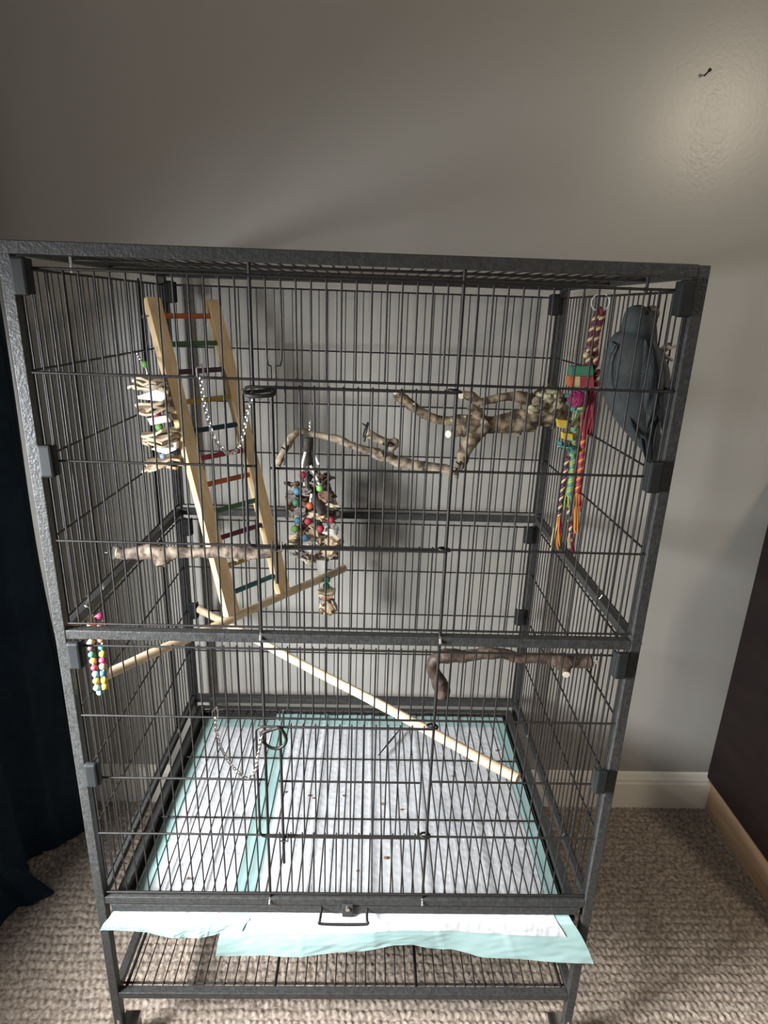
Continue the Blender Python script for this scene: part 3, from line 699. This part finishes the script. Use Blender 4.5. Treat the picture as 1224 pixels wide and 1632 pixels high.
# shredding toy at the left (card, wood, beads)
yE = .325; Pe = lambda px, py, y=yE: at(px, py, y=y)
t = thing('shredding_toy', Pe(232, 585), 'hanging toy of tan card, white blocks and beads beside the ladder', 'bird toy')
top = V((-.381, .352, d(-.1405)))
link_chain([top, top.lerp(Pe(230, 578), .6)+V((0, 0, -.004)), Pe(231, 578)], r=.0008, L=.005).tube([Pe(231, 578), Pe(268, 748)], .0011, 6).build('chain', 'chrome', t)
def part(mb, n, m_, l=None):
    o = mb.build(n, m_, t); 
    if l: o['label'] = l
    return o
sd = 100
def cards(px, py, w_, n, th=.0042, mt_='cream', y=yE, P=Pe):
    global sd
    mb = MB()
    for k in range(n):
        sd += 1; mb.chip(P(px, py-(n-1)*2.6+k*5.2, y), w_*random.uniform(.85, 1.1), w_*.7, th, sd, (random.uniform(-.2, .2), random.uniform(-.25, .1)), wav=.22, jag=.22)
    return mb
part(MB().ball(Pe(231, 581), .0062), 'bead', 'lime', 'green bead')
part(cards(238, 612, .029, 4), 'card_stack', 'cream')
def block(P, quad, y, hd, name, mt_, l=None):      # a wooden block: quad outline seen from the front, depth hd each way
    f = [P(px, py, y-hd) for px, py in quad]; b = [p+V((0, 2*hd, 0)) for p in f]; n = len(f)
    part(MB().add(f+b, [tuple(range(n))[::-1], tuple(range(n, 2*n))]+[(i, (i+1) % n, n+(i+1) % n, n+i) for i in range(n)]), name, mt_, l)
block(Pe, [(217, 632), (249, 621), (263, 626), (262, 640), (220, 636)], yE, .010, 'wood_block', 'whitewood')
part(cards(246, 649, .029, 3, mt_='tan'), 'card_stack', 'cream')
part(MB().ball(Pe(251, 661), .0058, sc=(1.2, 1, .9)), 'bead', 'pink', 'crimson bead')
block(Pe, [(234, 667), (267, 662), (271, 672), (240, 678)], yE, .009, 'wood_block', 'whitewood')
part(MB().ball(Pe(254, 681), .0068), 'bead', 'lime', 'green bead')
part(cards(258, 697, .031, 4), 'card_stack', 'cream')
part(MB().ball(Pe(260, 706, yE-.01), .0055), 'bead', 'paleblue', 'pale blue bead')
block(Pe, [(240, 716), (281, 705), (280, 717), (264, 724)], yE, .010, 'wood_block', 'whitewood')
part(MB().ball(Pe(260, 727, yE-.008), .0055), 'bead', 'paleblue', 'pale blue bead')
part(cards(262, 738, .031, 3, mt_='tan'), 'card_stack', 'tan')

# bark cone toy in the middle, hung on the back panel
yF = .455; Pf = lambda px, py, y=yF: at(px, py, y=y)
t = thing('bark_toy', Pf(495, 690), 'tall cone of bark, husk and beads hanging at the middle back', 'bird toy')
tp = V((Pf(495, 652, .525).x, .524, d(-.2455)))
MB().tube([tp+V((0, .002, .003)), Pf(495, 655, .50), Pf(494.5, 668, .475)], .0012, 6).build('wire_hook', 'chrome', t)
link_chain([Pf(494.5, 668, .475), Pf(494, 692, .458)], r=.0008, L=.005).tube([Pf(494, 690), Pf(518, 930)], .0009, 5).tube([Pf(518, 930), Pf(523, 972)], .0009, 5).build('chain', 'chrome', t)
part(MB().tube(*smoothpts([(Pf(492, 697), .012), (Pf(492, 730), .013), (Pf(494, 770, .445), .011), (Pf(505, 800, .43), .013), (Pf(515, 820, .41), .010)], 6), 10, rough=.35, rf=50, flat=.5), 'leather_strap', 'leather', 'dark leather strip down the middle')
for cp_ in (((487, 720), (482, 740), (482, 752)), ((495, 742), (503, 758), (509, 772)), ((502, 725), (508, 740)), ((497, 787), (495, 800))):
    part(MB().tube([Pf(a, b, yF-.026) for a, b in cp_], .0028, 8), 'cord', 'cord')
beads = [(482, 757, 'red'), (474, 783, 'blue'), (472, 801, 'green'), (510, 778, 'lime'), (494, 806, 'orange'), (475, 830, 'blue'), (491, 831, 'red'), (528, 829, 'red'), (470, 843, 'lime'), (511, 843, 'red'), (487, 857, 'blue'), (521, 924, 'green'), (520, 934, 'green')]
cx = lambda py: 492+(py-700)*.115
for px, py, cm in beads:
    y = yF-.030 if py < 900 else yF-.004
    part(MB().ball(Pf(px, py, y), .0074, 14, 10), 'bead', cm, {'blue': 'blue', 'lime': 'green', 'green': 'dark green'}.get(cm, cm)+' wooden bead')
bits = [(468, 771, .012, 'brownhusk'), (466, 791, .012, 'greyhusk'), (468, 808, .014, 'brownhusk'), (517, 763, .014, 'brownhusk'), (521, 790, .016, 'brownhusk'), (526, 804, .014, 'cream'), (532, 820, .011, 'greyhusk'), (478, 815, .012, 'greyhusk'),
        (486, 781, .011, 'greyhusk'), (470, 822, .013, 'whitewood'), (500, 820, .016, 'cream'), (516, 823, .011, 'tan'), (484, 842, .014, 'brownhusk'), (500, 846, .016, 'tan'), (528, 846, .015, 'whitewood'), (472, 855, .013, 'cream'), (512, 858, .017, 'cream'),
        (530, 862, .014, 'tan'), (483, 868, .014, 'greyhusk'), (497, 872, .017, 'whitewood'), (470, 868, .011, 'cream'), (478, 884, .013, 'greyhusk'), (525, 878, .016, 'tan'), (512, 893, .013, 'greyhusk'), (493, 888, .015, 'cream'), (506, 880, .013, 'brownhusk'), (535, 873, .010, 'cream'),
        (504, 835, .013, 'greyhusk'), (518, 812, .010, 'leather'), (480, 795, .010, 'leather'), (505, 770, .010, 'greyhusk'), (498, 750, .009, 'greyhusk')]
for k, (px, py, r, cm) in enumerate(bits):
    mb = MB(); y = yF+random.uniform(-.022, .012)
    if k % 3: mb.ball(Pf(px, py, y), r, 12, 9, rough=.75, rf=2.4, seed=k*3, sc=(1.1, .9, .75))
    else: mb.chip(Pf(px, py, y), r*1.35, r*1.1, .004, k, (random.uniform(-.5, .5), random.uniform(-.5, .5)), wav=.3, jag=.3)
    for q in range(4):                              # frayed ends
        mb.chip(Pf(px+random.uniform(-7, 7), py+random.uniform(-6, 6), y-random.uniform(.0, .012)), r*.55, r*.4, .002, k*9+q, (random.uniform(-.9, .9), random.uniform(-.9, .9)), n=8, wav=.4, jag=.4)
    part(mb, 'husk' if 'husk' in cm or cm in ('cream', 'tan') else 'bark_piece', cm)
for k in range(26):
    py = random.uniform(765, 890); hw_ = 8+(py-745)*.24; px = 500+(py-700)*.02+random.choice((-1, 1))*random.uniform(.15, 1)*min(hw_, 33)
    part(MB().ball(Pf(px, py, yF+random.uniform(-.012, .016)), random.uniform(.008, .0125), 10, 8, rough=.8, rf=2.6, seed=k+200, sc=(1.15, 1, .8)), 'bark_piece', ('brownhusk', 'brownhusk', 'leather', 'tan', 'greyhusk', 'whitewood', 'leather')[k % 7])
block(Pf, [(504, 893), (518, 893), (517, 914), (507, 916)], yF, .007, 'wood_block', 'whitewood')
for py, w_, cm, th in ((941, .019, 'cream', .004), (947, .016, 'tan', .005), (952, .010, 'coral', .006), (956, .0135, 'greyhusk', .005)):
    part(MB().chip(Pf(521, py), w_, w_*.8, th, py, n=14, wav=.12, jag=.2), 'husk', cm)
part(MB().ball(Pf(523, 968), .0195, 16, 12, rough=.30, rf=2.5, sc=(1, .9, .85)), 'husk_ball', 'tan')
for k in range(7): 
    a = k*.9; part(MB().chip(Pf(523+11*math.cos(a), 968+10*math.sin(a), yF-.014), .005, .004, .002, 900+k, (1.2*math.sin(a), 1), n=8, wav=.3, jag=.4), 'husk', ('cream', 'brownhusk', 'tan')[k % 3])
part(MB().ball(Pf(513, 973, yF-.012), .007, 10, 8, rough=.4, rf=2), 'husk', 'brownhusk')

# bead string, front left
yH = .055; Ph = lambda px, py, y=yH: at(px, py, y=y)
t = thing('bead_string', Ph(150, 985), 'doubled string of colourful beads hanging in the front left corner', 'bird toy')
hk_ = V((-.3815, .078, d(-.466)))
MB().tube(smoothpts([(hk_+V((-.004, 0, .003)), 0), (hk_, 0), (Ph(136, 964), 0), (Ph(143, 972), 0), (Ph(147, 984), 0)], 4)[0], .0016, 8).build('hook', 'chrome', t)
MB().tube(smoothpts([(Ph(px, py), 0) for px, py in ((150, 984), (145, 990), (145, 1030), (150, 1070), (155, 1102), (166, 1092), (163, 1040), (163, 985), (156, 981), (150, 984))], 4)[0], .0009, 6).build('cord', 'cord', t)
bl = [(145, 988, 'ropecream'), (145, 995, 'coral'), (145, 1013, 'coral'), (145, 1024, 'ropecream'), (146, 1033, 'purple'), (147, 1043, 'green'), (149, 1053, 'yellow'), (151, 1064, 'red'), (153, 1074, 'sky'), (154, 1085, 'yellow'), (155, 1096, 'sky'), (160, 1103, 'sky'),
      (160, 982, 'pink'), (161, 995, 'coral'), (162, 1019, 'coral'), (163, 1031, 'seafoam'), (164, 1042, 'yellow'), (164, 1052, 'pink'), (164, 1062, 'ropecream'), (164, 1073, 'blue'), (166, 1084, 'yellow'), (167, 1094, 'yellow'), (161, 1007, 'yellow'), (145, 1004, 'yellow')]
nmx = {'ropecream': 'cream bead', 'seafoam': 'sea green bead', 'sky': 'pale blue bead', 'purple': 'dark bead', 'coral': 'orange bead'}
for px, py, cm in bl: part(MB().ball(Ph(px, py), .0052, 12, 8, sc=(1.08, 1.08, .92)), 'bead', cm, nmx.get(cm, cm+' bead'))

# rope toy, upper right
yG = .288; Pg = lambda px, py, y=yG: at(px, py, y=y)
t = thing('rope_toy', Pg(955, 500), 'colourful twisted rope and wood block toy hanging at the upper right', 'bird toy')
rc = Pg(957, 482); MB().tube(ringpts(rc, .0135, (.25, 1, 0), 24), .0011, 6, closed=True).build('key_ring', 'steel', t)
MB().tube([rc+V((.008, 0, .010)), V((.3805, yG, d(-.0275))), V((.3835, yG, d(-.029)))], .0011, 6).build('hook', 'chrome', t)
def rope(P_, r, cols, name='rope', pitch=.016):
    pts, rs = smoothpts([(p, r) for p in P_], 10)
    T = [(pts[min(i+1, len(pts)-1)]-pts[max(i-1, 0)]).normalized() for i in range(len(pts))]
    u = T[0].orthogonal().normalized(); L = 0; n = len(cols); strands = [[] for _ in cols]
    for i, p in enumerate(pts):
        if i: L += (p-pts[i-1]).length; u = (u-T[i]*u.dot(T[i])).normalized()
        w_ = T[i].cross(u)
        for k in range(n):
            a = 2*math.pi*(L/pitch+k/n); strands[k].append(p+(u*math.cos(a)+w_*math.sin(a))*r*.52)
    mb = MB(); mats = []
    for k, c in enumerate(cols):
        if c not in mats: mats.append(c)
        mb.tube(strands[k], r*.62, 8, mi=mats.index(c))
    return lab(mb.build(name, mats, t), 'twisted '+' and '.join(ROPEN[c] for c in mats)+' rope')
ROPEN = dict(maroon='maroon', ropecream='cream', ropelime='lime', seafoam='green', red='red', ropeorange='orange', navy='dark', black='black', orange='orange', bluecord='blue', yellow='yellow', rose='dull red', forest='green')
rope([Pg(953, 497), Pg(946, 520), Pg(941, 545), Pg(939, 565), Pg(938, 585)], .0052, ['maroon', 'ropecream', 'maroon'])
rope([Pg(960, 498), Pg(955, 515), Pg(948, 545), Pg(949, 575), Pg(952, 612), Pg(951, 622)], .0055, ['maroon', 'ropecream', 'maroon'])
part(MB().tube(ringpts(Pg(957, 497), .0055, (1, 0, .2), 14), .003, 8, closed=True), 'knot', 'maroon')
link_chain([Pg(942, 533), Pg(938, 552), Pg(935, 570)], r=.0010, L=.007).tube(ringpts(Pg(936, 560, yG-.012), .0065, (0, 1, 0), 14), .0012, 6, closed=True).build('clasp', 'chrome', t)
part(MB().ball(Pg(934, 566, yG-.012), .005), 'bead', 'ropecream', 'pale bead')
block(Pg, [(912, 584), (945, 583), (946, 599), (911, 600)], yG, .010, 'wood_block', 'green', 'green wooden block')
block(Pg, [(909, 600), (917, 600), (916, 616), (908, 616)], yG, .010, 'wood_block', 'orange', 'orange wooden block')
block(Pg, [(917.3, 600), (925, 600), (924, 617), (916.3, 616)], yG, .0103, 'wood_block', 'ropecream', 'cream wooden block')
block(Pg, [(925.3, 600), (946, 600), (946, 617), (924.3, 617)], yG, .010, 'wood_block', 'rose', 'red wooden block')
pom = MB(); pc = Pg(919, 636, yG-.010)
pom.ball(pc, .0125, 14, 10)
for k in range(26):
    a = V([random.gauss(0, 1) for _ in range(3)]).normalized(); pom.tube(ringpts(pc, .0128+random.random()*.0012, a, 14), .0012, 5, closed=True)
part(pom, 'thread_ball', 'magenta', 'magenta thread ball')
for k in range(6): part(MB().chip(Pg(906+k*1.5, 630+k*4, yG+.004), .008, .005, .002, k+500, (1.2, k), n=8), 'tassel', 'seafoam')
def fringe(a, b, w0, n, cm, name='tassel', r=.0011, l=None):
    mb = MB()
    for k in range(n):
        o1 = V((random.uniform(-1, 1)*w0*.5, random.uniform(-1, 1)*w0*.5, 0)); o2 = V((random.uniform(-1, 1)*w0, random.uniform(-1, 1)*w0, random.uniform(-.008, .008)))
        m_ = (a+b)/2+(o1+o2)/2+V((random.uniform(-1, 1)*.003, 0, 0))
        mb.tube([a+o1, m_, b+o2], r, 5)
    return part(mb, name, cm, l)
fringe(Pg(944, 620), Pg(934, 690), .010, 30, 'rose', l='dull red thread tassel')
fringe(Pg(950, 622), Pg(944, 690), .004, 14, 'bluecord', l='dark blue thread tassel')
part(MB().tube([Pg(944, 619, yG+.004), Pg(948, 650, yG+.004), Pg(943, 682, yG+.004)], [.006, .007, .004], 10), 'felt_strip', 'red')
rope([Pg(928, 648), Pg(917, 665), Pg(914, 700), Pg(912, 740), Pg(909, 775), Pg(906, 792)], .0058, ['ropelime', 'seafoam', 'ropelime'])
rope([Pg(925, 650), Pg(928, 680), Pg(929, 700), Pg(926, 735), Pg(922, 770), Pg(920, 785)], .0052, ['red', 'ropeorange', 'red'])
rope([Pg(905, 728), Pg(902, 745), Pg(898, 770), Pg(893, 805), Pg(890, 822)], .0038, ['navy', 'ropecream', 'maroon'])
rope([Pg(909, 778), Pg(906, 800), Pg(908, 830), Pg(911, 850)], .0038, ['navy', 'ropecream', 'maroon'])
fringe(Pg(909, 768), Pg(902, 806), .008, 34, 'ropelime', l='frayed lime rope end')
fringe(Pg(920, 780), Pg(918, 845), .006, 30, 'ropeorange', l='frayed orange rope end')
fringe(Pg(922, 780), Pg(924, 812), .004, 12, 'red', l='frayed red rope end')
fringe(Pg(890, 822), Pg(889, 870), .004, 18, 'ropeorange', l='frayed orange rope end'); fringe(Pg(891, 820), Pg(895, 845), .003, 10, 'magenta', l='frayed magenta rope end')
fringe(Pg(890, 825), Pg(880, 872), .004, 8, 'ropecream', l='frayed cream rope end'); fringe(Pg(911, 850), Pg(912, 878), .004, 16, 'maroon', l='frayed maroon rope end')
fringe(Pg(909, 848), Pg(908, 868), .003, 8, 'ropecream', l='frayed cream rope end'); fringe(Pg(889, 845), Pg(886, 878), .003, 8, 'navy', l='frayed dark rope end')
block(Pg, [(890, 669), (906, 671), (906, 683), (891, 681)], yG-.005, .008, 'wood_block', 'yellow', 'yellow wooden block')
block(Pg, [(898, 690), (913, 692), (912, 702), (898, 700)], yG-.005, .008, 'wood_block', 'yellow', 'yellow wooden block')
kn = MB()
for k in range(5): kn.chip(Pg(893+k*4, 708+k*2, yG-.006), .010, .007, .003, 700+k, (random.uniform(-1, 1), random.uniform(-1, 1)), n=9, wav=.4)
part(kn, 'felt_strip', 'seafoam', 'sea green felt strip')
part(MB().tube([Pg(916, 655, yG-.010), Pg(911, 678, yG-.010)], .0014, 6), 'wire', 'chrome')

# ------------------------------------------------------------------ the bird
yB = .070; Pb = lambda px, py, y=yB: at(px, py, y=y)
t = thing('parrot', Pb(1010, 610), 'slate grey parrot clinging upright to the cage wires at the upper right', 'bird')
def loft(rows, name, mt_, seg=28, n=8, rough=.03, rf=60):
    # rows: (centre, half width across the view, half depth)
    ctr, _ = smoothpts([(r[0], 0) for r in rows], n); a, b = smoothpts([(V((r[1], r[2], 0)), 0) for r in rows], n)
    wd = [(v.x, v.y) for v in a]; vs = []; m = len(ctr)
    for i, c in enumerate(ctr):
        T_ = (ctr[min(i+1, m-1)]-ctr[max(i-1, 0)]).normalized(); X = V((1, .25, 0)); X = (X-T_*X.dot(T_)).normalized(); Yv = T_.cross(X)
        for k in range(seg):
            q = 2*math.pi*k/seg; p = c+X*math.cos(q)*wd[i][0]+Yv*math.sin(q)*wd[i][1]
            p += (p-c)*rough*noise.noise(p*rf); vs.append(p)
    fs = [(i*seg+k, i*seg+(k+1) % seg, (i+1)*seg+(k+1) % seg, (i+1)*seg+k) for i in range(m-1) for k in range(seg)]
    fs += [tuple(range(seg))[::-1], tuple(range((m-1)*seg, m*seg))]
    return MB().add(vs, fs).build(name, mt_, t)
S_ = 1/1215
def row(px, py, wpx, dpx, y=yB): return (Pb(px, py, y), wpx*S_, dpx*S_)
body = loft([row(1021, 486, 3, 3, .072), row(1020, 490, 13, 12, .072), row(1018, 500, 21, 20, .071), row(1018, 515, 25, 24), row(1016, 532, 29, 28), row(1010, 552, 40, 36), row(1007, 580, 47, 42), row(1008, 610, 47, 42), row(1014, 640, 43, 38), row(1022, 668, 34, 28), row(1031, 694, 23, 18), row(1038, 715, 15, 9), row(1040, 728, 9, 5)], 'body', 'bird')
# folded wings: layered feathers over a thin curved shell on each flank
def wing(side, name):
    mb = MB(); nu, nv = 14, 30; vs = []
    ctrl = {1: [(1014, 540, 14, .027), (1016, 560, 26, .033), (1018, 590, 34, .0368), (1020, 625, 35, .0358), (1021, 655, 26, .0290), (1022, 676, 13, .0215), (1022, 686, 3, .0175)],
            -1: [(975, 548, 7, .020), (968, 570, 10, .022), (970, 600, 13, .024), (980, 630, 13, .025), (994, 658, 11, .022), (1008, 688, 6, .016)]}[side]
    pts, ws = smoothpts([(Pb(c[0], c[1], yB), c[2]*S_) for c in ctrl], 6)
    _, lf = smoothpts([(Pb(c[0], c[1], yB), c[3]) for c in ctrl], 6)
    out = V((.55*side, -.84, 0)).normalized()
    base = .034 if side == 1 else .034
    n = len(pts)
    for i, (p, w_) in enumerate(zip(pts, ws)):
        tt = i/(n-1); lift = lf[i]
        for k in range(nu+1):
            q = (k/nu-.5)*2
            e = p+V((q*w_, -lift*(1-.30*q*q*1.2), 0))
            e.z += .003*q*q+.0012*math.sin(q*14)*tt
            e.y += -.0012*math.sin(q*14+tt*20)
            vs.append(e)
    m = len(vs); vs += [v+V((0, .0035, 0)) for v in vs]; W = nu+1; fs = []
    for i in range(n-1):
        for k in range(nu):
            a = i*W+k; fs += [(a, a+1, a+W+1, a+W), (m+a, m+a+W, m+a+W+1, m+a+1)]
    for i in range(n-1):
        for a in (i*W, i*W+nu): fs.append((a, a+W, m+a+W, m+a))
    for k in range(nu):
        for a in (k, (n-1)*W+k): fs.append((a, m+a, m+a+1, a+1))
    mb.add(vs, fs); o = mb.build(name, 'birdwing', t)
    return o
wr = wing(1, 'wing'); wl_ = wing(-1, 'wing')
def feathers(parent, spec, mt_):
    for a, b, w_, y in spec:
        A, B_ = Pb(*a, y), Pb(*b, y-.001)
        P_, R_ = smoothpts([(A, .3*w_), (A.lerp(B_, .35), w_), (A.lerp(B_, .8), w_*.85), (B_, w_*.15)], 4)
        MB().tube(P_, R_, 10, flat=.25).build('feather', mt_, parent)
feathers(wr, [((1046, 585), (1052, 672), .0060, .034), ((1052, 600), (1056, 690), .0055, .038), ((1056, 610), (1059, 702), .0045, .044)], 'birdtail')
feathers(wl_, [((1000, 640), (1020, 700), .0060, .050), ((990, 625), (1012, 685), .0055, .054)], 'birdtail')
for a, b, w_, y in (((1030, 690), (1039, 748), .0070, .052), ((1038, 690), (1044, 752), .0070, .056), ((1046, 685), (1048, 742), .0065, .060), ((1022, 685), (1032, 735), .0060, .058), ((1050, 680), (1052, 725), .005, .062)):
    A, B_ = Pb(*a, y), Pb(*b, y); P_, R_ = smoothpts([(A, .5*w_), (A.lerp(B_, .4), w_), (A.lerp(B_, .85), w_*.9), (B_, w_*.2)], 4)
    MB().tube(P_, R_, 10, flat=.3).build('tail_feather', 'birdtail', t)
# beak, eye, cere, feet
bk = Pb(1040, 497, .066)
MB().tube(smoothpts([(bk+V((-.005, 0, .001)), .0062), (bk+V((.001, 0, .0015)), .0058), (bk+V((.0055, 0, -.003)), .004), (bk+V((.0062, 0, -.0095)), .0012)], 5)[0], smoothpts([(bk, .0062), (bk, .0058), (bk, .004), (bk, .0012)], 5)[1], 12).build('beak', 'beak', t)
ey = Pb(1031, 499, .0535); MB().ball(ey, .0024, 12, 8).build('eye', 'eye', t); 
for (px, py, y) in ((1060, 562, .056), (1056, 640, .070)):
    g = Pb(px, py, y); g.x = .3775
    body_pt = g+V((-.030, .003, -.006)); mb = MB()
    mb.tube(*smoothpts([(body_pt, .0050), (g+V((-.012, 0, -.002)), .0038), (g, .0032)], 4), 10)
    for s, dz in ((1, .010), (1, -.004), (-1, .008), (-1, -.008)):
        mb.tube(*smoothpts([(g, .0026), (g+V((.006, s*.006, dz*.6)), .0023), (g+V((.0125, s*.0085, dz)), .0019), (g+V((.0145, s*.004, dz*1.1)), .0009)], 4), 8)
    mb.build('foot', 'skin', t)
